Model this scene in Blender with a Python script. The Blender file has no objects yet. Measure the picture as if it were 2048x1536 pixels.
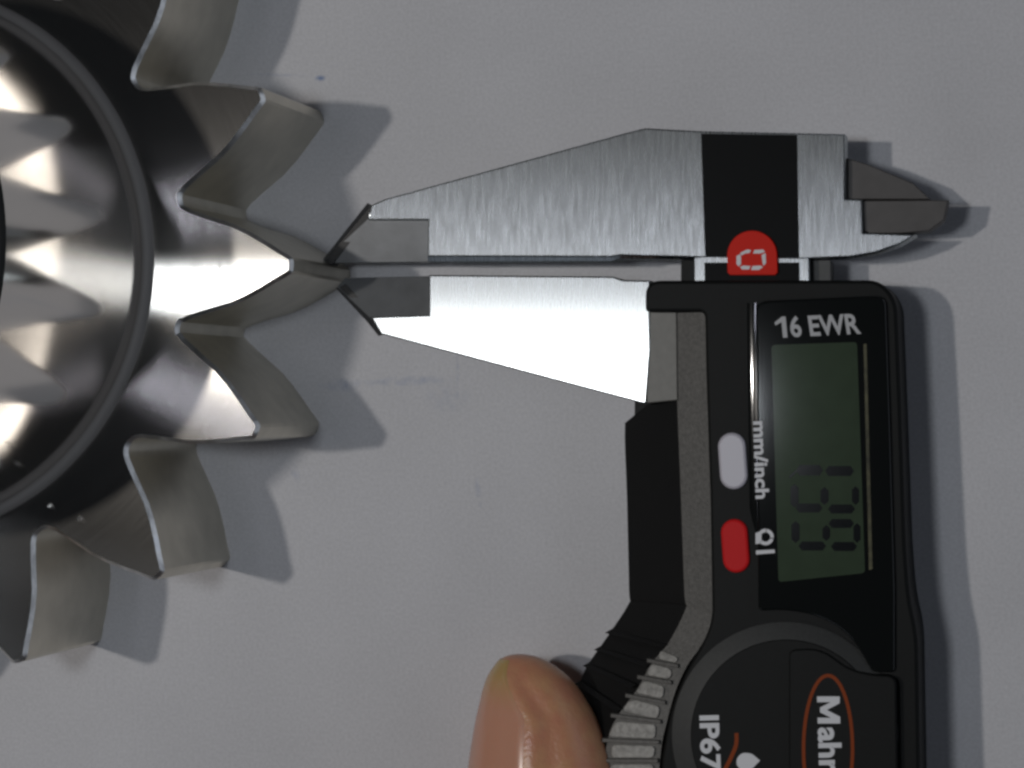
import bpy, bmesh, math, random
from mathutils import Vector, Matrix, noise
random.seed(7)
S = bpy.context.scene
COL = S.collection
S.unit_settings.system = 'METRIC'
S.unit_settings.scale_length = 0.01          # one unit is one centimetre

# ------------------------------------------------------------------ camera
F = 4400.0                                   # focal length in photo pixels
DIST = F / 160.0                             # cm from the lens to the table along the axis
_down = Vector((1086 / F, -32 / F, -1.0)).normalized()
_up = -_down
_x = (Vector((1, 0, 0)) - _up * _up.x).normalized()
_y = _up.cross(_x)
CAMROT = Matrix((_x, _y, _up))               # camera space -> world
CAMLOC = -(CAMROT @ Vector((0, 0, -DIST)))
cd = bpy.data.cameras.new('camera')
cam = bpy.data.objects.new('camera', cd)
COL.objects.link(cam)
cam.matrix_world = Matrix.Translation(CAMLOC) @ CAMROT.to_4x4()
cd.sensor_width = 36.0
cd.lens = 36.0 * F / 2048.0
cd.clip_start = 0.5
cd.clip_end = 500.0
S.camera = cam

# ------------------------------------------------------------------ world, lamps, exposure
S.view_settings.view_transform = 'Standard'
S.view_settings.look = 'None'
S.view_settings.exposure = 0.0
S.view_settings.gamma = 1.0
S.cycles.filter_width = 2.8
S.cycles.use_denoising = True
S.cycles.sample_clamp_indirect = 4.0
w = bpy.data.worlds.new('World')
S.world = w
w.use_nodes = True
w.node_tree.nodes['Background'].inputs[0].default_value = (0.75, 0.85, 1.0, 1)
w.node_tree.nodes['Background'].inputs[1].default_value = 0.010

def lamp(name, loc, target, size, power, color, shape='DISK', size_y=None):
    l = bpy.data.lights.new(name, 'AREA')
    l.shape = shape
    l.size = size
    if size_y: l.size_y = size_y
    l.energy = power
    l.color = color
    o = bpy.data.objects.new(name, l)
    COL.objects.link(o)
    o.location = loc
    o.rotation_euler = (Vector(target) - Vector(loc)).to_track_quat('-Z', 'Y').to_euler()
    return o
lamp('desk_lamp_light', (-27, 3.0, 60), (0, 0, 0), 2.4, 8200, (1.0, 0.955, 0.90))
lamp('camera_light', (-2.4, 1.3, 30), (0, 0.5, 0), 3.2, 1250, (0.88, 0.94, 1.0))
lamp('sheen_panel', (-24, 3.2, 100), (-4, 1, 0), 7, 1500, (1.0, 0.93, 0.86), 'RECTANGLE', 20)  # unseen overhead panel, added for the grey sheen on the brushed steel
lamp('sheen_panel', (-24, 13.5, 100), (-4, 1, 0), 7, 900, (0.82, 0.84, 1.0), 'RECTANGLE', 1.5)  # this and the next: narrow strips added for cool streaks on the cutter
lamp('sheen_panel', (-24, -7.5, 100), (-4, 1, 0), 7, 900, (0.82, 0.84, 1.0), 'RECTANGLE', 1.5)
lamp('right_fill', (46, 2, 19), (0, 0, 0), 84, 3000, (0.78, 0.86, 1.0), 'RECTANGLE', 16)  # added low fill from the right, brightens the tooth chamfers
lamp('left_fill', (-27, -46, 36), (0, 0, 0), 26, 900, (0.78, 0.86, 1.0), 'RECTANGLE', 20)  # added cool fill from the lower left, no window there

# ------------------------------------------------------------------ helpers
LEAN = [0.0]                                 # rise of the caliper towards the thumb, cm per cm
def P(px, py, z=0.0):
    """Point of the table scene at height z seen at photo pixel (px, py)."""
    z = z + LEAN[0] * (py - 500) / 160.0
    r = CAMROT @ Vector(((px - 1024) / F, (768 - py) / F, -1.0))
    t = (z - CAMLOC.z) / r.z
    return CAMLOC + r * t

def tag(o, label=None, cat=None, group=None, kind=None):
    if label: o['label'] = label
    if cat: o['category'] = cat
    if group: o['group'] = group
    if kind: o['kind'] = kind
    return o

def empty(name, loc):
    o = bpy.data.objects.new(name, None)
    COL.objects.link(o)
    o.location = loc
    o.empty_display_size = 0.5
    return o

def link(name, bm, mat, parent=None, angle=35):
    bmesh.ops.remove_doubles(bm, verts=bm.verts[:], dist=1e-5)
    bmesh.ops.recalc_face_normals(bm, faces=bm.faces[:])
    me = bpy.data.meshes.new(name)
    bm.to_mesh(me)
    bm.free()
    for p in me.polygons: p.use_smooth = True
    me.set_sharp_from_angle(angle=math.radians(angle))
    for p in me.polygons:
        if len(p.vertices) > 4: p.use_smooth = False
    me.materials.append(mat)
    o = bpy.data.objects.new(name, me)
    COL.objects.link(o)
    if parent:
        o.parent = parent
        par, off = parent, Vector((0, 0, 0))
        while par:
            off += par.location
            par = par.parent
        me.transform(Matrix.Translation(-off))
    return o

def prism_bm(bm, top, z0, bevel=0.0, seg=2):
    """Solid whose top is the given list of points, dropped straight to z0."""
    n = len(top)
    vt = [bm.verts.new(p) for p in top]
    vb = [bm.verts.new((p.x, p.y, z0 if not callable(z0) else z0(p))) for p in top]
    f = bm.faces.new(vt)
    bm.faces.new(vb[::-1])
    for i in range(n):
        bm.faces.new((vt[i], vb[i], vb[(i + 1) % n], vt[(i + 1) % n]))
    bmesh.ops.recalc_face_normals(bm, faces=bm.faces[:])
    if bevel:
        bmesh.ops.bevel(bm, geom=[e for e in f.edges], offset=bevel, segments=seg, profile=0.5,
                        affect='EDGES', clamp_overlap=True)
    return bm

def prism(name, px, z1, z0, mat, parent, bevel=0.0, seg=2, angle=35):
    z = z1 if callable(z1) else (lambda x, y: z1)
    bm = bmesh.new()
    prism_bm(bm, [P(x, y, z(x, y)) for x, y in px], z0, bevel, seg)
    return link(name, bm, mat, parent, angle)

def rounded(pts, radii, seg=6):
    """Polygon in photo pixels with rounded corners."""
    out = []
    n = len(pts)
    for i in range(n):
        r = radii[i] if isinstance(radii, (list, tuple)) else radii
        p, a, b = Vector(pts[i]), Vector(pts[i - 1]), Vector(pts[(i + 1) % n])
        if r <= 0:
            out.append(tuple(p)); continue
        da, db = (a - p), (b - p)
        r_ = min(r, da.length * 0.49, db.length * 0.49)
        s, e = p + da.normalized() * r_, p + db.normalized() * r_
        for k in range(seg + 1):
            t = k / seg
            q = s * (1 - t) ** 2 + p * 2 * t * (1 - t) + e * t * t
            out.append((q.x, q.y))
    return out

def arc(cx, cy, r, a0, a1, n):
    """Arc in photo pixels; angles in degrees, 0 = right, 90 = up in the picture."""
    return [(cx + r * math.cos(math.radians(a0 + (a1 - a0) * k / n)),
             cy - r * math.sin(math.radians(a0 + (a1 - a0) * k / n))) for k in range(n + 1)]

def loft(bm, sections, cap=True):
    rows = [[bm.verts.new(p) for p in s] for s in sections]
    m = len(rows[0])
    for a, b in zip(rows, rows[1:]):
        for j in range(m):
            bm.faces.new((a[j], a[(j + 1) % m], b[(j + 1) % m], b[j]))
    if cap:
        bm.faces.new(rows[0])
        bm.faces.new(rows[-1][::-1])
    return bm

def smooth_line(pts, n=6):
    """Catmull-Rom through points (any dimension)."""
    V = [Vector(p) for p in pts]
    out = []
    for i in range(len(V) - 1):
        p0, p1, p2, p3 = V[max(i - 1, 0)], V[i], V[i + 1], V[min(i + 2, len(V) - 1)]
        for k in range(n):
            t = k / n
            out.append(0.5 * ((2 * p1) + (p2 - p0) * t + (2 * p0 - 5 * p1 + 4 * p2 - p3) * t * t
                              + (3 * p1 - p0 - 3 * p2 + p3) * t ** 3))
    out.append(V[-1])
    return out

def lettering(name, text, quad, z, mat, parent, bold=0.0, h=0.006, space=1.0):
    """quad: photo pixels of the word's start-bottom, end-bottom, end-top, start-top corners."""
    cu = bpy.data.curves.new('lettering', 'FONT')
    cu.body = text
    cu.offset = bold
    cu.extrude = 0.02
    cu.resolution_u = 4
    cu.space_character = space
    o = bpy.data.objects.new('lettering', cu)
    COL.objects.link(o)
    dg = bpy.context.evaluated_depsgraph_get()
    me = bpy.data.meshes.new_from_object(o.evaluated_get(dg))
    bpy.data.objects.remove(o)
    bpy.data.curves.remove(cu)
    xs = [v.co.x for v in me.vertices]; ys = [v.co.y for v in me.vertices]
    x0, x1, y0, y1 = min(xs), max(xs), min(ys), max(ys)
    q = [P(a, b, z) for a, b in quad]
    for v in me.vertices:
        u, t = (v.co.x - x0) / (x1 - x0), (v.co.y - y0) / (y1 - y0)
        p = (q[0] * (1 - u) + q[1] * u) * (1 - t) + (q[3] * (1 - u) + q[2] * u) * t
        v.co = (p.x, p.y, p.z + (h if v.co.z > 0 else -h))
    bm = bmesh.new()
    bm.from_mesh(me)
    bpy.data.meshes.remove(me)
    return link(name, bm, mat, parent, 30)

# ------------------------------------------------------------------ materials
def material(name, color, rough=0.5, metal=0.0, **kw):
    m = bpy.data.materials.new(name)
    m.use_nodes = True
    b = m.node_tree.nodes['Principled BSDF']
    b.inputs['Base Color'].default_value = (*color, 1)
    b.inputs['Roughness'].default_value = rough
    b.inputs['Metallic'].default_value = metal
    for k, v in kw.items():
        b.inputs[k].default_value = v
    return m

class N:
    """Small wrapper for adding nodes."""
    def __init__(self, m):
        self.t = m.node_tree
        self.b = self.t.nodes['Principled BSDF']
    def add(self, kind, **kw):
        n = self.t.nodes.new(kind)
        for k, v in kw.items():
            if isinstance(k, str) and k.startswith('i_'):
                n.inputs[int(k[2:])].default_value = v
            else:
                setattr(n, k, v)
        return n
    def link(self, a, b):
        self.t.links.new(a, b)

def grainy(m, scale, amount, bump=0.0, bscale=None, detail=4.0):
    """Mottled colour and fine relief on a plain material."""
    n = N(m)
    geo = n.add('ShaderNodeNewGeometry')
    tx = n.add('ShaderNodeTexNoise'); tx.inputs['Scale'].default_value = scale; tx.inputs['Detail'].default_value = detail
    n.link(geo.outputs['Position'], tx.inputs['Vector'])
    mr = n.add('ShaderNodeMapRange')
    mr.inputs['From Min'].default_value = 0.25; mr.inputs['From Max'].default_value = 0.75
    mr.inputs['To Min'].default_value = 1 - amount; mr.inputs['To Max'].default_value = 1 + amount
    n.link(tx.outputs['Fac'], mr.inputs['Value'])
    vm = n.add('ShaderNodeVectorMath', operation='SCALE')
    vm.inputs[0].default_value = n.b.inputs['Base Color'].default_value[:3]
    n.link(mr.outputs['Result'], vm.inputs['Scale'])
    n.link(vm.outputs['Vector'], n.b.inputs['Base Color'])
    if bump:
        t2 = n.add('ShaderNodeTexNoise'); t2.inputs['Scale'].default_value = bscale or scale; t2.inputs['Detail'].default_value = 3
        n.link(geo.outputs['Position'], t2.inputs['Vector'])
        bp = n.add('ShaderNodeBump'); bp.inputs['Strength'].default_value = bump; bp.inputs['Distance'].default_value = 0.02
        n.link(t2.outputs['Fac'], bp.inputs['Height'])
        n.link(bp.outputs['Normal'], n.b.inputs['Normal'])
    return m

CUTTER = Vector((-7.28, 1.5, 0))             # centre of the cutter on the table

def brushed(name, color, along_a, across_a, radial, streak, cross, along, soft=0.25, soft_rough=0.35):
    """Brushed steel with two gloss lobes. Scratches run along Y, or round the cutter's axis:
    along_a / across_a are the lobe widths along and across the scratches."""
    m = material(name, color, 0.3, 1.0)
    n = N(m)
    geo = n.add('ShaderNodeNewGeometry')
    if radial:
        sub = n.add('ShaderNodeVectorMath', operation='SUBTRACT'); sub.inputs[1].default_value = CUTTER
        n.link(geo.outputs['Position'], sub.inputs[0])
        cr = n.add('ShaderNodeVectorMath', operation='CROSS_PRODUCT'); cr.inputs[0].default_value = (0, 0, 1)
        n.link(sub.outputs[0], cr.inputs[1])
        nm = n.add('ShaderNodeVectorMath', operation='NORMALIZE')
        n.link(cr.outputs[0], nm.inputs[0])
        tangent = nm.outputs[0]
        sp = n.add('ShaderNodeSeparateXYZ'); n.link(sub.outputs[0], sp.inputs[0])
        at = n.add('ShaderNodeMath', operation='ARCTAN2'); n.link(sp.outputs['Y'], at.inputs[0]); n.link(sp.outputs['X'], at.inputs[1])
        fl = n.add('ShaderNodeVectorMath', operation='MULTIPLY'); fl.inputs[1].default_value = (1, 1, 0)
        l2 = n.add('ShaderNodeVectorMath', operation='LENGTH')
        n.link(sub.outputs[0], fl.inputs[0]); n.link(fl.outputs[0], l2.inputs[0])
        cb = n.add('ShaderNodeCombineXYZ')
        m1 = n.add('ShaderNodeMath', operation='MULTIPLY'); m1.inputs[1].default_value = cross; n.link(l2.outputs['Value'], m1.inputs[0])
        m2 = n.add('ShaderNodeMath', operation='MULTIPLY'); m2.inputs[1].default_value = along * 4; n.link(at.outputs[0], m2.inputs[0])
        n.link(m1.outputs[0], cb.inputs[0]); n.link(m2.outputs[0], cb.inputs[1])
        vec = cb.outputs[0]
    else:
        cb = n.add('ShaderNodeCombineXYZ'); cb.inputs[1].default_value = 1.0
        tangent = cb.outputs[0]
        mp = n.add('ShaderNodeVectorMath', operation='MULTIPLY'); mp.inputs[1].default_value = (cross, along, 4)
        n.link(geo.outputs['Position'], mp.inputs[0])
        vec = mp.outputs[0]
    tx = n.add('ShaderNodeTexNoise'); tx.inputs['Scale'].default_value = 1.0; tx.inputs['Detail'].default_value = 5; tx.inputs['Roughness'].default_value = 0.7
    n.link(vec, tx.inputs['Vector'])
    def rng(a, b):
        mr = n.add('ShaderNodeMapRange')
        mr.inputs['From Min'].default_value = 0.3; mr.inputs['From Max'].default_value = 0.7
        mr.inputs['To Min'].default_value = a; mr.inputs['To Max'].default_value = b
        n.link(tx.outputs['Fac'], mr.inputs['Value']); return mr.outputs[0]
    vm = n.add('ShaderNodeVectorMath', operation='SCALE'); vm.inputs[0].default_value = color
    n.link(rng(1 - streak, 1 + streak), vm.inputs['Scale'])
    g1 = n.add('ShaderNodeBsdfAnisotropic', distribution='BECKMANN')
    an = 1 - math.sqrt(along_a / across_a)
    g1.inputs['Anisotropy'].default_value = an
    r0 = math.sqrt(math.sqrt(along_a * across_a))
    n.link(rng(r0 * (1 + streak * 0.5), r0 * (1 - streak * 0.5)), g1.inputs['Roughness'])
    g2 = n.add('ShaderNodeBsdfAnisotropic', distribution='GGX')
    g2.inputs['Anisotropy'].default_value = 0.45
    g2.inputs['Roughness'].default_value = soft_rough
    for g in (g1, g2):
        n.link(vm.outputs[0], g.inputs['Color']); n.link(tangent, g.inputs['Tangent'])
    mx = n.add('ShaderNodeMixShader'); mx.inputs[0].default_value = soft
    n.link(g1.outputs[0], mx.inputs[1]); n.link(g2.outputs[0], mx.inputs[2])
    n.link(mx.outputs[0], n.t.nodes['Material Output'].inputs['Surface'])
    n.t.nodes.remove(n.b)
    return m

M = {}
M['jaw'] = brushed('brushed_jaw_steel', (0.54, 0.57, 0.58), 0.020, 0.30, False, 0.28, 42, 3.0, 0.28, 0.36)
M['face'] = brushed('ground_cutter_steel', (0.74, 0.71, 0.665), 0.0095, 0.34, True, 0.20, 34, 1.2, 0.06, 0.26)
M['lapped'] = grainy(material('lapped_steel', (0.17, 0.175, 0.18), 0.30, 0.35), 5, 0.12, 0.05, 60)
M['shadededge'] = material('shaded_steel_edge', (0.012, 0.011, 0.010), 0.5, 0.2)  # bevel steel coloured near black to stand for its dark reflection
M['flank'] = grainy(material('tooth_flank_steel', (0.60, 0.57, 0.49), 0.38, 1.0), 3, 0.10, 0.06, 40)
M['edge'] = grainy(material('honed_steel_edge', (0.78, 0.77, 0.75), 0.36, 1.0), 3.5, 0.55, 0.2, 18)
M['polished'] = material('polished_steel', (0.72, 0.69, 0.66), 0.12, 1.0)
M['ringsteel'] = material('fillet_steel', (0.20, 0.19, 0.185), 0.6, 0.0)
M['darkjaw'] = grainy(material('dull_grey_steel', (0.075, 0.070, 0.068), 0.55, 0.3), 6, 0.12)
M['black'] = grainy(material('black_matt_plastic', (0.0065, 0.007, 0.0068), 0.55, **{'Specular IOR Level': 0.15}), 30, 0.12, 0.08, 120)
M['blackside'] = grainy(material('black_rough_plastic', (0.006, 0.006, 0.006), 0.6, **{'Specular IOR Level': 0.25}), 30, 0.12, 0.08, 120)
M['gloss'] = material('black_gloss_plastic', (0.007, 0.008, 0.008), 0.06)
M['glossedge'] = material('polished_black_edge', (0.007, 0.008, 0.008), 0.07)
M['scale'] = grainy(material('black_scale_cover', (0.003, 0.0035, 0.004), 0.5, **{'Specular IOR Level': 0.08}), 20, 0.1)
M['greyplastic'] = grainy(material('speckled_grey_plastic', (0.105, 0.10, 0.092), 0.5), 22, 0.30, 0.35, 45)
M['pad'] = grainy(material('rough_grey_pad', (0.30, 0.29, 0.27), 0.45), 14, 0.38, 0.6, 30)
M['lcd'] = grainy(material('unlit_green_display', (0.043, 0.062, 0.039), 0.07), 4, 0.08)
M['digit'] = material('display_segment', (0.005, 0.006, 0.007), 0.1)
M['edgeglare'] = grainy(material('olive_edge_reflection', (0.075, 0.07, 0.035), 0.4, **{'Specular IOR Level': 0.15}), 7, 0.7)  # reflection along the display glass, painted as an olive strip
M['litwall'] = grainy(material('bounce_lit_wall', (0.17, 0.163, 0.145), 0.5), 12, 0.1)  # slider's black side, coloured pale for light bounced off the jaw
M['white'] = material('white_print', (0.68, 0.68, 0.70), 0.5)
M['greyprint'] = material('light_grey_print', (0.42, 0.42, 0.43), 0.5)
M['button'] = material('pale_grey_button', (0.52, 0.50, 0.55), 0.4)
M['red'] = material('red_button_plastic', (0.62, 0.014, 0.016), 0.55, **{'Specular IOR Level': 0.15})
M['badge'] = material('red_badge', (0.66, 0.016, 0.006), 0.55, **{'Specular IOR Level': 0.15})
M['orange'] = material('orange_print', (0.24, 0.042, 0.006), 0.55, **{'Specular IOR Level': 0.15})
M['ring_grey'] = grainy(material('grey_ring_plastic', (0.034, 0.035, 0.034), 0.5), 25, 0.15)

def paper_material():
    m = material('white_paper', (0.60, 0.595, 0.615), 0.75)
    n = N(m)
    geo = n.add('ShaderNodeNewGeometry')
    t1 = n.add('ShaderNodeTexNoise'); t1.inputs['Scale'].default_value = 0.5; t1.inputs['Detail'].default_value = 3
    t2 = n.add('ShaderNodeTexNoise'); t2.inputs['Scale'].default_value = 26; t2.inputs['Detail'].default_value = 3
    t3 = n.add('ShaderNodeTexNoise'); t3.inputs['Scale'].default_value = 8; t3.inputs['Detail'].default_value = 5
    for t in (t1, t2, t3): n.link(geo.outputs['Position'], t.inputs['Vector'])
    def ramp(src, a, b, lo=0.3, hi=0.7):
        r = n.add('ShaderNodeMapRange')
        for k, v in zip(('From Min', 'From Max', 'To Min', 'To Max'), (lo, hi, a, b)): r.inputs[k].default_value = v
        n.link(src, r.inputs['Value']); return r.outputs[0]
    def mul(a, b):
        q = n.add('ShaderNodeMath', operation='MULTIPLY'); n.link(a, q.inputs[0]); n.link(b, q.inputs[1]); return q.outputs[0]
    f = mul(ramp(t1.outputs['Fac'], 0.96, 1.04), ramp(t2.outputs['Fac'], 0.93, 1.07))
    vm = n.add('ShaderNodeVectorMath', operation='SCALE'); vm.inputs[0].default_value = (0.60, 0.595, 0.615)
    n.link(f, vm.inputs['Scale'])
    col = vm.outputs[0]
    # faint rubbed blue pen marks, each an elongated smear
    for (px, py, rx, ry, ang, a) in ((640, 157, 0.09, 0.05, 0, 0.75), (815, 762, 0.62, 0.07, 2, 0.32), (690, 770, 0.42, 0.10, 0, 0.20),
                                     (915, 740, 0.03, 0.42, 0, 0.20), (957, 985, 0.05, 0.22, 8, 0.30), (590, 945, 0.07, 0.16, 20, 0.2),
                                     (895, 795, 0.35, 0.25, 0, 0.12), (560, 150, 0.5, 0.03, -4, 0.15)):
        c = P(px, py, 0)
        mp = n.add('ShaderNodeMapping', vector_type='TEXTURE')
        mp.inputs['Location'].default_value = c
        mp.inputs['Rotation'].default_value = (0, 0, math.radians(ang))
        mp.inputs['Scale'].default_value = (rx, ry, 1)
        n.link(geo.outputs['Position'], mp.inputs['Vector'])
        ln = n.add('ShaderNodeVectorMath', operation='LENGTH'); n.link(mp.outputs[0], ln.inputs[0])
        soft = ramp(ln.outputs['Value'], a * 1.5, 0.0, 0.1, 1.0)
        k = mul(soft, ramp(t3.outputs['Fac'], 0.0, 1.0, 0.35, 0.65))
        mx = n.add('ShaderNodeMix', data_type='RGBA')
        n.link(k, mx.inputs['Factor']); n.link(col, mx.inputs['A'])
        mx.inputs['B'].default_value = (0.12, 0.20, 0.40, 1)
        col = mx.outputs['Result']
    n.link(col, n.b.inputs['Base Color'])
    bp = n.add('ShaderNodeBump'); bp.inputs['Strength'].default_value = 0.10; bp.inputs['Distance'].default_value = 0.01
    n.link(t2.outputs['Fac'], bp.inputs['Height']); n.link(bp.outputs[0], n.b.inputs['Normal'])
    return m
M['paper'] = paper_material()

def skin_material():
    m = material('skin', (0.55, 0.26, 0.15), 0.30)
    n = N(m)
    n.b.inputs['Subsurface Weight'].default_value = 0.18
    n.b.inputs['Subsurface Radius'].default_value = (0.25, 0.09, 0.05)
    n.b.inputs['Subsurface Scale'].default_value = 0.4
    geo = n.add('ShaderNodeNewGeometry')
    tx = n.add('ShaderNodeTexNoise'); tx.inputs['Scale'].default_value = 3.2; tx.inputs['Detail'].default_value = 5
    n.link(geo.outputs['Position'], tx.inputs['Vector'])
    mx = n.add('ShaderNodeMix', data_type='RGBA')
    mx.inputs['A'].default_value = (0.56, 0.245, 0.15, 1); mx.inputs['B'].default_value = (0.60, 0.32, 0.17, 1)
    mr = n.add('ShaderNodeMapRange'); mr.inputs['From Min'].default_value = 0.35; mr.inputs['From Max'].default_value = 0.65
    n.link(tx.outputs['Fac'], mr.inputs['Value']); n.link(mr.outputs[0], mx.inputs['Factor'])
    n.link(mx.outputs['Result'], n.b.inputs['Base Color'])
    t2 = n.add('ShaderNodeTexNoise'); t2.inputs['Scale'].default_value = 20; t2.inputs['Detail'].default_value = 6
    n.link(geo.outputs['Position'], t2.inputs['Vector'])
    bp = n.add('ShaderNodeBump'); bp.inputs['Strength'].default_value = 0.36; bp.inputs['Distance'].default_value = 0.02
    n.link(t2.outputs['Fac'], bp.inputs['Height']); n.link(bp.outputs[0], n.b.inputs['Normal'])
    return m
M['skin'] = skin_material()

# ------------------------------------------------------------------ the setting
bm = bmesh.new()
bmesh.ops.create_grid(bm, x_segments=2, y_segments=2, size=60)
paper = link('paper_ground', bm, M['paper'])
tag(paper, 'white paper sheet with faint blue pen marks under the tools', kind='structure')

# ------------------------------------------------------------------ the gear cutter
HC = 2.19                                    # cutter thickness, cm
R_TIP, R_GUL, R_RING = 5.16, 3.82, 3.33
cutter = empty('gear_cutter', CUTTER)
tag(cutter, 'steel gear shaper cutter with pointed teeth and a raised hub, left of the caliper jaws', 'gear cutter')
seen = [45.3, 21.9, -1.25, -23.8, -47.6, -71.3]
step = (360 - (seen[0] - seen[-1])) / 10
angles = seen + [seen[-1] - step * k for k in range(1, 10)]
half_profile = [(3.815, 1.0), (3.817, 0.955), (3.828, 0.91), (3.852, 0.865), (3.90, 0.815), (3.97, 0.77), (4.06, 0.715), (4.22, 0.63), (4.42, 0.535),
                (4.62, 0.415), (4.82, 0.285), (4.98, 0.18), (5.08, 0.125), (5.135, 0.092), (5.155, 0.06), (R_TIP, 0.0)]
tilt = {0: (0, 0), 1: (0, 0), 2: (0, 0), 3: (0, 0), 4: (0, 0), 5: (0, 0)}
def polar(r, deg, z):
    return CUTTER + Vector((r * math.cos(math.radians(deg)), r * math.sin(math.radians(deg)), z))
for i, a in enumerate(angles):
    nxt, prv = angles[(i + 1) % len(angles)], angles[i - 1]
    hm = ((a - nxt) % 360) / 2               # half pitch on each side
    hp = ((prv - a) % 360) / 2
    out = []
    for r, t in half_profile: out.append(polar(r, a - hm * t * (11.9 / hm if t < 0.9 else 1), 0))
    for r, t in half_profile[-2::-1]: out.append(polar(r, a + hp * t * (11.9 / hp if t < 0.9 else 1), 0))
    CH = 0.045
    n = len(out)
    bm = bmesh.new()
    vi, vo, vb = [], [], []
    for k, p in enumerate(out):
        if k in (0, n - 1):
            d = (CUTTER - p).normalized()
        else:
            e = (out[k + 1] - out[k - 1]).normalized()
            d = Vector((-e.y, e.x, 0))        # inward, left of the outline's direction
        q = p + d * CH
        vi.append(bm.verts.new((q.x, q.y, HC))); vo.append(bm.verts.new((p.x, p.y, HC - CH))); vb.append(bm.verts.new((p.x, p.y, 0)))
    ring_pts = [polar(R_RING - 0.25, a + hp - (hp + hm) * k / 4, HC) for k in range(5)]
    vr = [bm.verts.new(p) for p in ring_pts]; vrb = [bm.verts.new((p.x, p.y, 0)) for p in ring_pts]
    bm.faces.new(vi + vr)
    for k in range(n - 1):
        bm.faces.new((vi[k], vo[k], vo[k + 1], vi[k + 1]))
        bm.faces.new((vo[k], vb[k], vb[k + 1], vo[k + 1]))
    bm.faces.new(vb + vrb)
    o = link('tooth', bm, M['face'], cutter, 25)
    o.data.materials.append(M['flank'])
    o.data.materials.append(M['edge'])
    for p in o.data.polygons:
        if abs(p.normal.z) < 0.3: p.material_index = 1
        elif p.normal.z < 0.95 and p.normal.z > 0: p.material_index = 2

def revolve(name, prof, mat, parent, seg=160, angle=40):
    bm = bmesh.new()
    secs = []
    for k in range(seg):
        a = 360 * k / seg
        secs.append([polar(r, a, z) for r, z in prof])
    rows = [[bm.verts.new(p) for p in s] for s in secs]
    for k in range(seg):
        A, B = rows[k], rows[(k + 1) % seg]
        for j in range(len(prof) - 1):
            bm.faces.new((A[j], A[j + 1], B[j + 1], B[j]))
    bmesh.ops.remove_doubles(bm, verts=bm.verts[:], dist=1e-5)
    return link(name, bm, mat, parent, angle)
HUB = 3.2
TAPER = 0.06
revolve('hub', [(R_RING - 0.04, HC - 0.6), (R_RING - 0.04, HC + 0.02), (R_RING - 0.04 - TAPER * HUB, HC + HUB),
                (R_RING - 0.2 - TAPER * HUB, HC + HUB + 0.1), (0.7, HC + HUB + 0.1), (0.7, HC + 0.4), (0.0, HC + 0.4)], M['polished'], cutter)
for x, y, q, where in ((99, 1012, 0.030, 'nearer the ring'), (157, 1038, 0.034, 'nearer the tooth tip')):  # two tiny bright faceted specks
    bm = bmesh.new()
    bmesh.ops.create_icosphere(bm, subdivisions=1, radius=q, matrix=Matrix.Translation(P(x, y, HC + 0.02)))
    for v in bm.verts: v.co += Vector((random.uniform(-1, 1), random.uniform(-1, 1), random.uniform(-0.5, 0.5))) * q * 0.3
    tag(link('bright_speck', bm, M['edge'], None, 10), 'tiny bright speck on a dark lower cutter tooth, ' + where, 'metal chip', 'specks on the cutter')
revolve('fillet_ring', [(R_RING + 0.085 * math.cos(t * math.pi / 8), HC + 0.085 * math.sin(t * math.pi / 8)) for t in range(-2, 11)],
        M['ringsteel'], cutter, 160, 60)

# ------------------------------------------------------------------ the digital caliper
cal = empty('digital_caliper', P(1500, 800, 0))
tag(cal, 'black and steel digital caliper with its jaws closed on a cutter tooth', 'caliper')
ZJ = 0.95                                    # top of the jaws and beam
ZD = 1.10                                    # top of the display housing

# the caliper leans a little under the thumb, so the jaw faces are not quite level
SL = 0.0
LEAN[0] = 0.026
def slide_z(x, y): return ZJ + SL * (y - 500) / 160.0
# fixed jaw, with the inside-measuring blade root on its right end
fixed_px = [(855, 513), (856, 440), (736, 440), (742, 410), (770, 398), (1250, 266), (1290, 256), (1400, 262), (1690, 268), (1690, 398), (1724, 399),
            (1726, 466), (1832, 469), (1800, 488), (1752, 505), (1700, 514), (1600, 518), (1400, 515), (1240, 511), (1222, 514)]
fj = prism('fixed_jaw', fixed_px, slide_z, 0.55, M['jaw'], cal, 0.018, 2)
bm = bmesh.new()
secs = []
for a, b in (((855, 513), (856, 523)), ((1222, 514), (1222, 522)), ((1240, 511), (1240, 517)), ((1400, 515), (1400, 518))):
    t, l = P(*a, ZJ + 0.003), P(*b, ZJ - 0.022)
    secs.append([t, l, Vector((*l.xy, 0.56)), Vector((*t.xy, 0.56))])
loft(bm, secs)
link('jaw_edge', bm, M['jaw'], cal, 10)
# thin measuring tips and their steep bevelled fronts
prism('measuring_tip', [(640, 526), (735, 438), (858, 438), (858, 524)], lambda x, y: 0.86 - 0.0011 * (y - 438), 0.56, M['lapped'], cal, 0.006, 1)
def wedge(name, top_line, low_line, z1, z0, mat, back):
    bm = bmesh.new()
    secs = []
    for (a, b) in zip(top_line, low_line):
        t, l = P(*a, z1), P(*b, z0)
        bk = P(a[0] + back[0], a[1] + back[1], z1)
        secs.append([t, l, Vector((bk.x, bk.y, z0)), bk])
    loft(bm, secs)
    return link(name, bm, mat, cal, 20)
wedge('tip_bevel', [(648, 524), (742, 412)], [(640, 526), (735, 406)], 0.81, 0.56, M['shadededge'], (14, 6))

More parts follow.
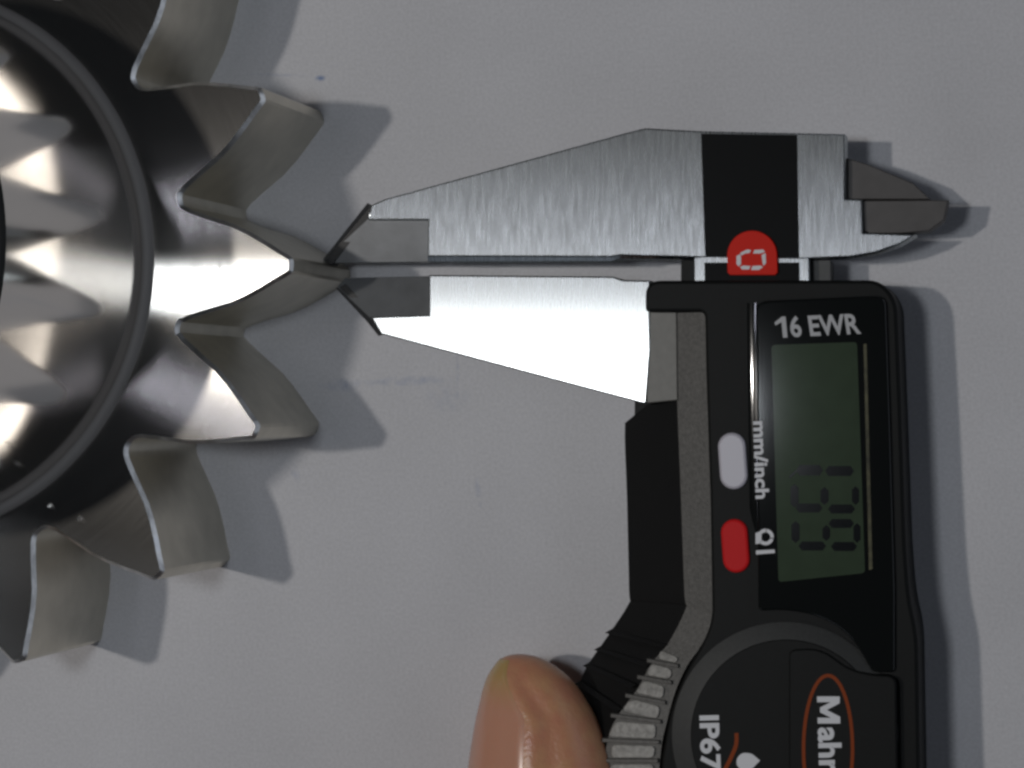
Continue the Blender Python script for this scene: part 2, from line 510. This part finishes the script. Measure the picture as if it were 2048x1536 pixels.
# sliding jaw
slide_px = [(858, 550), (1225, 553), (1246, 560), (1300, 561), (1300, 700), (1292, 808), (1250, 797), (762, 668), (742, 634), (858, 630)]
prism('sliding_jaw', slide_px, slide_z, 0.55, M['jaw'], cal, 0.018, 2)
prism('measuring_tip', [(674, 574), (690, 556), (860, 552), (860, 634), (738, 634)], lambda x, y: 0.86 - 0.0013 * (634 - y), 0.56, M['lapped'], cal, 0.006, 1)
wedge('tip_bevel', [(680, 574), (745, 640), (768, 668)], [(671, 576), (733, 642), (757, 672)], 0.81, 0.56, M['shadededge'], (10, -6))

# inside-measuring blades
prism('inside_blade', [(1688, 314), (1740, 330), (1826, 366), (1862, 399), (1688, 399)], 0.80, 0.50, M['darkjaw'], cal, 0.012, 1)
prism('inside_blade', [(1724, 401), (1897, 400), (1888, 440), (1858, 462), (1800, 467), (1740, 467), (1728, 462)], 0.86, 0.50, M['darkjaw'], cal, 0.012, 1)

# beam, its black scale and the gap above the slider
prism('beam', [(1388, 500), (1617, 500), (1640, 1900), (1400, 1900)], ZJ - 0.01, 0.52, M['jaw'], cal, 0.01, 1)
prism('scale_cover', [(1402, 267), (1594, 270), (1598, 515), (1410, 513)], ZJ + 0.006, ZJ - 0.2, M['scale'], cal)
prism('scale_cover', [(1409, 525), (1598, 525), (1602, 700), (1410, 700)], ZJ + 0.004, ZJ - 0.1, M['scale'], cal)
prism('guide_block', [(1362, 521), (1388, 521), (1388, 640), (1362, 640)], 0.74, 0.3, M['blackside'], cal)
prism('guide_block', [(1617, 521), (1660, 521), (1662, 640), (1617, 640)], 0.74, 0.3, M['ring_grey'], cal)
badge = prism('badge', arc(1504, 511, 50, 180, 0, 20) + [(1555, 545), (1550, 550), (1460, 550), (1455, 545)],
              1.0, 0.95, M['badge'], cal, 0.01, 2)
for seg_px in ([(1480, 506), (1494, 499), (1502, 500), (1499, 506), (1490, 507), (1483, 511)],
               [(1509, 500), (1526, 499), (1530, 504), (1520, 507), (1506, 507)],
               [(1473, 512), (1480, 508), (1482, 514), (1482, 528), (1478, 533), (1473, 528)],
               [(1523, 510), (1531, 506), (1532, 526), (1527, 532), (1525, 525)],
               [(1480, 534), (1486, 531), (1501, 532), (1498, 539), (1484, 539)],
               [(1505, 532), (1521, 531), (1526, 534), (1518, 540), (1502, 540)]):
    prism('emblem_stroke', seg_px, 1.006, 0.99, M['white'], badge)

# display housing
house = rounded([(1290, 561), (1760, 560), (1794, 600), (1802, 800), (1812, 1100), (1820, 1200), (1836, 1270), (1846, 1900),
                 (1312, 1900), (1322, 1520), (1342, 1410), (1375, 1335), (1404, 1290), (1424, 1240), (1420, 1000), (1412, 760), (1409, 624), (1290, 624)],
                [60, 42, 40, 0, 60, 60, 40, 0, 0, 0, 60, 50, 30, 40, 0, 0, 12, 10])
prism('display_housing', house, ZD, 0.01, M['black'], cal, 0.07, 4, 30)

inner = [(1410, 612), (1411, 760), (1418, 1000), (1423, 1200), (1422, 1238), (1400, 1288), (1370, 1332), (1346, 1385), (1328, 1450), (1318, 1500), (1312, 1600), (1306, 1900)]
outer = [(1352, 612), (1353, 760), (1362, 1000), (1369, 1190), (1372, 1216), (1338, 1284), (1302, 1328), (1275, 1378), (1238, 1428), (1216, 1478), (1206, 1580), (1196, 1900)]
lower = [(1268, 818), (1250, 846), (1254, 1000), (1258, 1180), (1257, 1208), (1214, 1274), (1172, 1336), (1148, 1395), (1122, 1450), (1108, 1500), (1096, 1600), (1088, 1900)]
inner_s, outer_s, lower_s = smooth_line(inner, 4), smooth_line(outer, 4), smooth_line(lower, 4)
Z_IN, Z_OUT, Z_LOW = 1.03, 0.90, 0.30
bm = bmesh.new()
secs = []
for a, b in zip(inner_s, outer_s):
    t, o = P(a.x + 4, a.y, Z_IN), P(b.x, b.y, Z_OUT)
    secs.append([t, o, Vector((o.x, o.y, 0.35)), Vector((t.x, t.y, 0.35))])
loft(bm, secs)
link('grip_strip', bm, M['greyplastic'], cal, 30)
# black lower frame sloping out under the strip
bm = bmesh.new()
secs = []
for k, (b, c) in enumerate(zip(outer_s[4:], lower_s[4:])):
    o, l = P(b.x, b.y, Z_OUT - 0.02), P(c.x, c.y, Z_LOW)
    secs.append([o, l, Vector((l.x, l.y, 0.003)), Vector((o.x, o.y, 0.003))])
loft(bm, secs)
frame = link('slider_frame', bm, M['blackside'], cal, 30)
prism('frame_step', [(1269, 800), (1352, 790), (1356, 870), (1268, 870)], 0.42, 0.06, M['blackside'], cal, 0.02, 1)
# black wall beside the sliding jaw, light off its face painted in beige
prism('bounce_lit_side', [(1292, 626), (1353, 612), (1355, 800), (1294, 806)], 0.93, 0.5, M['litwall'], cal, 0.01, 1)

# ribbed thumb rest: grey cells with thin ribs between
def on_strip(x, y, lift):
    best = min(range(len(inner_s)), key=lambda k: abs(inner_s[k].y * 0.5 + outer_s[k].y * 0.5 - y) )
    a, b = inner_s[best], outer_s[best]
    t = max(-0.15, min(1.15, (x - a.x) / (b.x - a.x)))
    return Z_IN + (Z_OUT - Z_IN) * t + lift
cells = [[(1320, 1300), (1356, 1316), (1352, 1326), (1316, 1318)],
         [(1303, 1326), (1344, 1339), (1340, 1359), (1292, 1350)],
         [(1288, 1360), (1329, 1372), (1325, 1398), (1270, 1386)],
         [(1263, 1398), (1320, 1413), (1315, 1439), (1243, 1422)],
         [(1231, 1442), (1312, 1449), (1310, 1478), (1216, 1474)],
         [(1224, 1489), (1310, 1492), (1308, 1516), (1222, 1516)],
         [(1220, 1529), (1307, 1528), (1305, 1556), (1217, 1558)],
         [(1216, 1570), (1304, 1569), (1302, 1600), (1214, 1602)]]
for c in cells:
    bm = bmesh.new()
    prism_bm(bm, [P(x, y, on_strip(x, y, 0.03)) for x, y in rounded(c, 9, 3)], 0.7, 0.012, 2)
    link('grip_pad', bm, M['pad'], cal, 40)
for a, b in zip(cells, cells[1:]):
    l = ((a[3][0] + b[0][0]) / 2 - 16, (a[3][1] + b[0][1]) / 2 - 1)
    r = ((a[2][0] + b[1][0]) / 2 + 8, (a[2][1] + b[1][1]) / 2)
    bm = bmesh.new()
    prism_bm(bm, [P(x, y, on_strip(x, y, 0.05)) for x, y in ((l[0], l[1] - 4), (r[0], r[1] - 4), (r[0], r[1] + 4), (l[0], l[1] + 4))], 0.3, 0.008, 1)
    link('grip_rib', bm, M['greyplastic'], cal, 30)
for (x, y), (x2, y2) in zip(((1218, 1262), (1196, 1296), (1174, 1328), (1158, 1364)), ((1330, 1292), (1298, 1330), (1268, 1372), (1240, 1420))):
    bm = bmesh.new()                          # ribs carried down the black side
    top, low = P(x2, y2, 0.90), P(x - 2, y, 0.31)
    d = Vector((0.035, 0.02, 0))
    loft(bm, [[top + Vector((0, 0, 0.03)) + d, top + Vector((0, 0, 0.03)) - d, Vector((*(top - d).xy, 0.2)), Vector((*(top + d).xy, 0.2))],
              [low + Vector((0, 0, 0.03)) + d, low + Vector((0, 0, 0.03)) - d, Vector((*(low - d).xy, 0.1)), Vector((*(low + d).xy, 0.1))]])
    link('grip_rib', bm, M['blackside'], cal, 30)

# raised glossy display window with the reading
ZW = 1.16
win = rounded([(1511, 602), (1772, 590), (1782, 900), (1790, 1180), (1790, 1345), (1745, 1345), (1700, 1270), (1640, 1232), (1570, 1220), (1516, 1222)],
              [26, 24, 0, 0, 10, 10, 40, 40, 40, 10])
window = prism('display_window', win, ZW, 1.0, M['gloss'], cal, 0.03, 4, 60)
# gently rounded left edge of the window
bm = bmesh.new()
secs = []
for y, xo in ((606, 1494), (640, 1494), (670, 1494.5), (700, 1495), (730, 1495), (760, 1495.5), (800, 1496), (860, 1497), (930, 1498), (1010, 1499), (1100, 1501), (1214, 1503)):
    z, row = ZW - 0.018 - 0.011 * ((y - 705) / 160) ** 2, []
    for k in range(9):
        row.append(P(xo + 18 * k / 8, y, z))
        z += (18 / 8 / 160) * math.tan(math.radians(15 - 13.5 * k / 8))
    secs.append(row + [Vector((*row[-1].xy, 1.0)), Vector((*row[0].xy, 1.0))])
loft(bm, secs)
link('window_edge', bm, M['glossedge'], window, 40)
lcd = prism('display', rounded([(1543, 690), (1714, 684), (1730, 1146), (1557, 1164)], 8), ZW + 0.005, 1.1, M['lcd'], window)
prism('edge_reflection', [(1727, 688), (1733, 688), (1745, 1138), (1738, 1140)], ZW + 0.006, 1.1, M['edgeglare'], window)
def digit(px): prism('segment', px, ZW + 0.009, ZW, M['digit'], window)
def bar_v(x0, x1, y0, y1):
    y0, y1 = y0 - 2, y1 + 2
    return [(x0, (y0 + y1) / 2), (x0 + 7, y0), (x1 - 7, y0), (x1, (y0 + y1) / 2), (x1 - 7, y1), (x0 + 7, y1)]
def bar_h(x0, x1, y0, y1):
    x0, x1 = x0 - 2, x1 + 2
    return [((x0 + x1) / 2, y0), (x1, y0 + 7), (x1, y1 - 7), ((x0 + x1) / 2, y1), (x0, y1 - 7), (x0, y0 + 7)]
for r in (bar_v(1592, 1646, 932, 949), bar_v(1650, 1708, 934, 950), [(1578, 953), (1585, 946), (1597, 938), (1588, 950), (1580, 957)],
          bar_h(1583, 1595, 968, 1015), bar_h(1643, 1655, 974, 1010), bar_h(1706, 1716, 972, 1010), bar_v(1591, 1645, 1009, 1023), bar_v(1656, 1710, 1011, 1025),
          bar_h(1585, 1597, 1042, 1086), bar_h(1647, 1658, 1050, 1082), bar_h(1709, 1719, 1046, 1086), bar_v(1657, 1708, 1040, 1054),
          bar_v(1597, 1652, 1085, 1099), bar_v(1662, 1714, 1086, 1100)):
    digit(r)
prism('model_lettering', [(1549, 645), (1564, 633), (1571, 633), (1575, 675), (1566, 675.5), (1563, 644), (1551, 651)], ZW + 0.006, ZW - 0.05, M['greyprint'], window)
lettering('model_lettering', '6 EWR', [(1583, 675), (1723, 668), (1716, 626), (1577, 632)], ZW, M['greyprint'], window, 0.025)

# buttons and their marks
def pill(cx, cy, hw, hh, lean=0):
    top = arc(cx - lean, cy - hh + hw, hw, 180, 0, 10)
    bot = arc(cx + lean, cy + hh - hw, hw, 0, -180, 10)
    return top + bot
prism('button', pill(1465, 922, 28, 57, 2), ZD + 0.05, 1.0, M['button'], cal, 0.035, 4, 60)['label'] = 'pale grey pill-shaped button'
prism('button', pill(1470, 1092, 27, 54, 2), ZD + 0.05, 1.0, M['red'], cal, 0.035, 4, 60)['label'] = 'red pill-shaped button'
lettering('unit_lettering', 'mm/inch', [(1506, 843), (1511, 998), (1539, 997), (1533, 842)], ZW + 0.001, M['white'], cal, 0.03, 0.004)
# lock-like mark: an open ring with a solid foot, and a bar
bm = bmesh.new()
def zp(x, y): return P(x, y, ZW + 0.004)
rows = []
for k in range(25):
    a = math.radians(-140 + 280 * k / 24)
    rows.append([zp(1531 + r * math.cos(a), 1074 - r * math.sin(a)) for r in (9.5, 16.5)])
for r0, r1 in zip(rows, rows[1:]):
    lo = [Vector((*p.xy, p.z - 0.008)) for p in (r0[0], r0[1], r1[1], r1[0])]
    q = [bm.verts.new(p) for p in (r0[0], r0[1], r1[1], r1[0])]; q2 = [bm.verts.new(p) for p in lo]
    bm.faces.new(q)
    for e in range(4): bm.faces.new((q[e], q2[e], q2[(e + 1) % 4], q[(e + 1) % 4]))
prism_bm(bm, [zp(x, y) for x, y in ((1511, 1066), (1523, 1062), (1523, 1087), (1511, 1088))], lambda p: p.z - 0.008)
prism_bm(bm, [zp(x, y) for x, y in ((1512, 1101), (1549, 1099), (1550, 1106), (1512, 1109))], lambda p: p.z - 0.008)
link('lock_mark', bm, M['white'], cal)

# round battery cover with its raised right half
CX, CY = 1570, 1470
bm = bmesh.new()
ZC = ZD + 0.10
loft(bm, [[P(x, y, ZD - 0.03) for x, y in arc(CX, CY, 228, 0, 358, 96)], [P(x, y, ZD + 0.015) for x, y in arc(CX, CY, 226, 0, 358, 96)],
          [P(x, y, ZC - 0.012) for x, y in arc(CX + 2, CY, 196, 0, 358, 96)], [P(x, y, ZC) for x, y in arc(CX + 2, CY, 190, 0, 358, 96)]])
cover = link('battery_cover', bm, M['ring_grey'], cal, 30)
prism('cover_disc', arc(CX + 2, CY, 191, 0, 358, 96), ZC + 0.012, ZD, M['black'], cover, 0.012, 2)
ZP = ZC + 0.05
rp = [(1578, 1300)] + [(1640, 1296), (1700, 1340), (1748, 1350), (1792, 1352), (1800, 1900), (1578, 1900)]
prism('cover_panel', rounded(rp, [14, 40, 30, 10, 20, 0, 0]), ZP, ZD, M['black'], cover, 0.02, 3)
lettering('rating_lettering', 'IP67', [(1398, 1431), (1401, 1542), (1443, 1541), (1439, 1430)], ZC + 0.016, M['white'], cover, 0.03)
def stroke(name, line, wpx, z, mat, closed=False):
    pts = line if closed else smooth_line([(*p, 0) for p in line], 6)
    pts = [(p[0], p[1]) for p in pts]
    bm = bmesh.new(); secs = []
    n = len(pts)
    for k in range(n):
        a, b = (pts[k - 1], pts[(k + 1) % n]) if closed else (pts[max(k - 1, 0)], pts[min(k + 1, n - 1)])
        d = Vector((b[0] - a[0], b[1] - a[1])).normalized(); nn = Vector((-d.y, d.x)) * wpx / 2
        u, v = P(pts[k][0] + nn.x, pts[k][1] + nn.y, z), P(pts[k][0] - nn.x, pts[k][1] - nn.y, z)
        secs.append([u, v, Vector((*v.xy, v.z - 0.01)), Vector((*u.xy, u.z - 0.01))])
    if closed: secs.append(secs[0])
    loft(bm, secs, not closed)
    return link(name, bm, mat, cover, 40)
ell = [(1656 + 49 * math.cos(t * math.pi / 32), 1498 - 147 * math.sin(t * math.pi / 32)) for t in range(64)]
stroke('logo_ellipse', ell, 7, ZP + 0.006, M['orange'], True)
glyph = [(0, 0), (0, 1), (.25, 1), (.5, .42), (.75, 1), (1, 1), (1, 0), (.79, 0), (.79, .6), (.59, .12), (.41, .12), (.21, .6), (.21, 0)]
prism('maker_lettering', [(1634 + 45 * v + 1.5 * u, 1393 + 54 * u) for u, v in glyph], ZP + 0.006, ZP - 0.05, M['white'], cover)
lettering('maker_lettering', 'ahr', [(1635, 1455), (1638, 1547), (1685, 1546), (1682, 1454)], ZP + 0.001, M['white'], cover, 0.03)
stroke('splash_curve', [(1473, 1466), (1472, 1490), (1462, 1515), (1448, 1545), (1440, 1580)], 8, ZC + 0.018, M['orange'])
drop = rounded([(1520, 1521), (1503, 1507), (1484, 1505), (1473, 1517), (1473, 1532), (1486, 1542), (1503, 1539)], [0, 6, 10, 10, 10, 10, 6], 3)
prism('water_drop', drop, ZC + 0.018, ZC, M['white'], cover)

LEAN[0] = 0.0
# ------------------------------------------------------------------ the thumb on the ribbed rest
rows = [(1309, 1028, 1052), (1313, 1012, 1072), (1321, 1000, 1092), (1334, 990, 1113), (1352, 979, 1135), (1376, 970, 1156), (1405, 963, 1175), (1440, 955, 1195),
        (1480, 948, 1212), (1536, 940, 1230), (1600, 932, 1246), (1700, 928, 1262), (1800, 932, 1270), (1950, 936, 1278), (2150, 925, 1300), (2450, 890, 1340), (2700, 860, 1380)]
def ridge_deg(y):
    for (y0, a0), (y1, a1) in zip(((1300, 112), (1340, 108), (1380, 96), (1425, 83), (1480, 86), (1540, 88)), ((1340, 108), (1380, 96), (1425, 83), (1480, 86), (1540, 88), (1600, 92))):
        if y0 <= y <= y1: return a0 + (a1 - a0) * (y - y0) / (y1 - y0)
    return 92
ZT = 0.95
rows_s = smooth_line(rows, 5)
SEG = 72
def thumb_point(row, deg, lift=0.0, detail=True):
    y, l, r = row
    pl, pr = P(l, y, ZT), P(r, y, ZT)
    c, a = (pl + pr) / 2, (pr - pl).length / 2
    b = a * 0.80
    th = math.radians(deg)
    k = 1.0
    if detail and 1318 < y < 1640:
        fade = min(1, (y - 1318) / 50) * min(1, (1640 - y) / 60)
        d = deg - ridge_deg(y)
        k += fade * (0.06 * math.exp(-((d - 3) / 11) ** 2) - 0.045 * math.exp(-((d + 16) / 9) ** 2))
        if d > 0: k -= fade * 0.03 * min(1, d / 20) * max(0, min(1, (175 - deg) / 20))
    ca, sa = math.cos(th), math.sin(th)
    return Vector((c.x + (a * k + lift) * ca, c.y, max(0.02, c.z + (b * k + lift) * sa)))
bm = bmesh.new()
loft(bm, [[thumb_point(r, 360 * j / SEG) for j in range(SEG)] for r in rows_s])
thumb = link('person', bm, M['skin'], None, 180)
tag(thumb, 'bare thumb pressing the ribbed side of the caliper at the bottom edge', 'person')
def nail_material():
    m = material('nail', (0.52, 0.25, 0.16), 0.24, **{'Coat Weight': 0.5, 'Coat Roughness': 0.16})
    n = N(m)
    geo = n.add('ShaderNodeNewGeometry'); sp = n.add('ShaderNodeSeparateXYZ'); n.link(geo.outputs['Position'], sp.inputs[0])
    tip = P(1010, 1318, ZT).y
    mr = n.add('ShaderNodeMapRange', interpolation_type='SMOOTHSTEP')
    mr.inputs['From Min'].default_value = tip - 0.62; mr.inputs['From Max'].default_value = tip + 0.02
    n.link(sp.outputs['Y'], mr.inputs['Value'])
    mx = n.add('ShaderNodeMix', data_type='RGBA')
    mx.inputs['A'].default_value = (0.60, 0.30, 0.20, 1); mx.inputs['B'].default_value = (0.50, 0.34, 0.13, 1)
    n.link(mr.outputs[0], mx.inputs['Factor']); n.link(mx.outputs['Result'], n.b.inputs['Base Color'])
    n.b.inputs['Subsurface Weight'].default_value = 0.15
    n.b.inputs['Subsurface Scale'].default_value = 0.2
    return m
M['nail'] = nail_material()
bm = bmesh.new()
nr = [r for r in rows_s if 1316 < r.x < 1630]
grid = []
for r in nr:
    rd = ridge_deg(r.x)
    line = []
    for j in range(17):
        t = j / 16
        edge = min(1, t / 0.08, (1 - t) / 0.08) if 0 < t < 1 else 0
        line.append(bm.verts.new(thumb_point(r, rd + 3 + (176 - rd) * t, -0.012 + 0.028 * edge)))
    grid.append(line)
for a, b in zip(grid, grid[1:]):
    for j in range(16): bm.faces.new((a[j], a[j + 1], b[j + 1], b[j]))
link('nail', bm, M['nail'], thumb, 180)
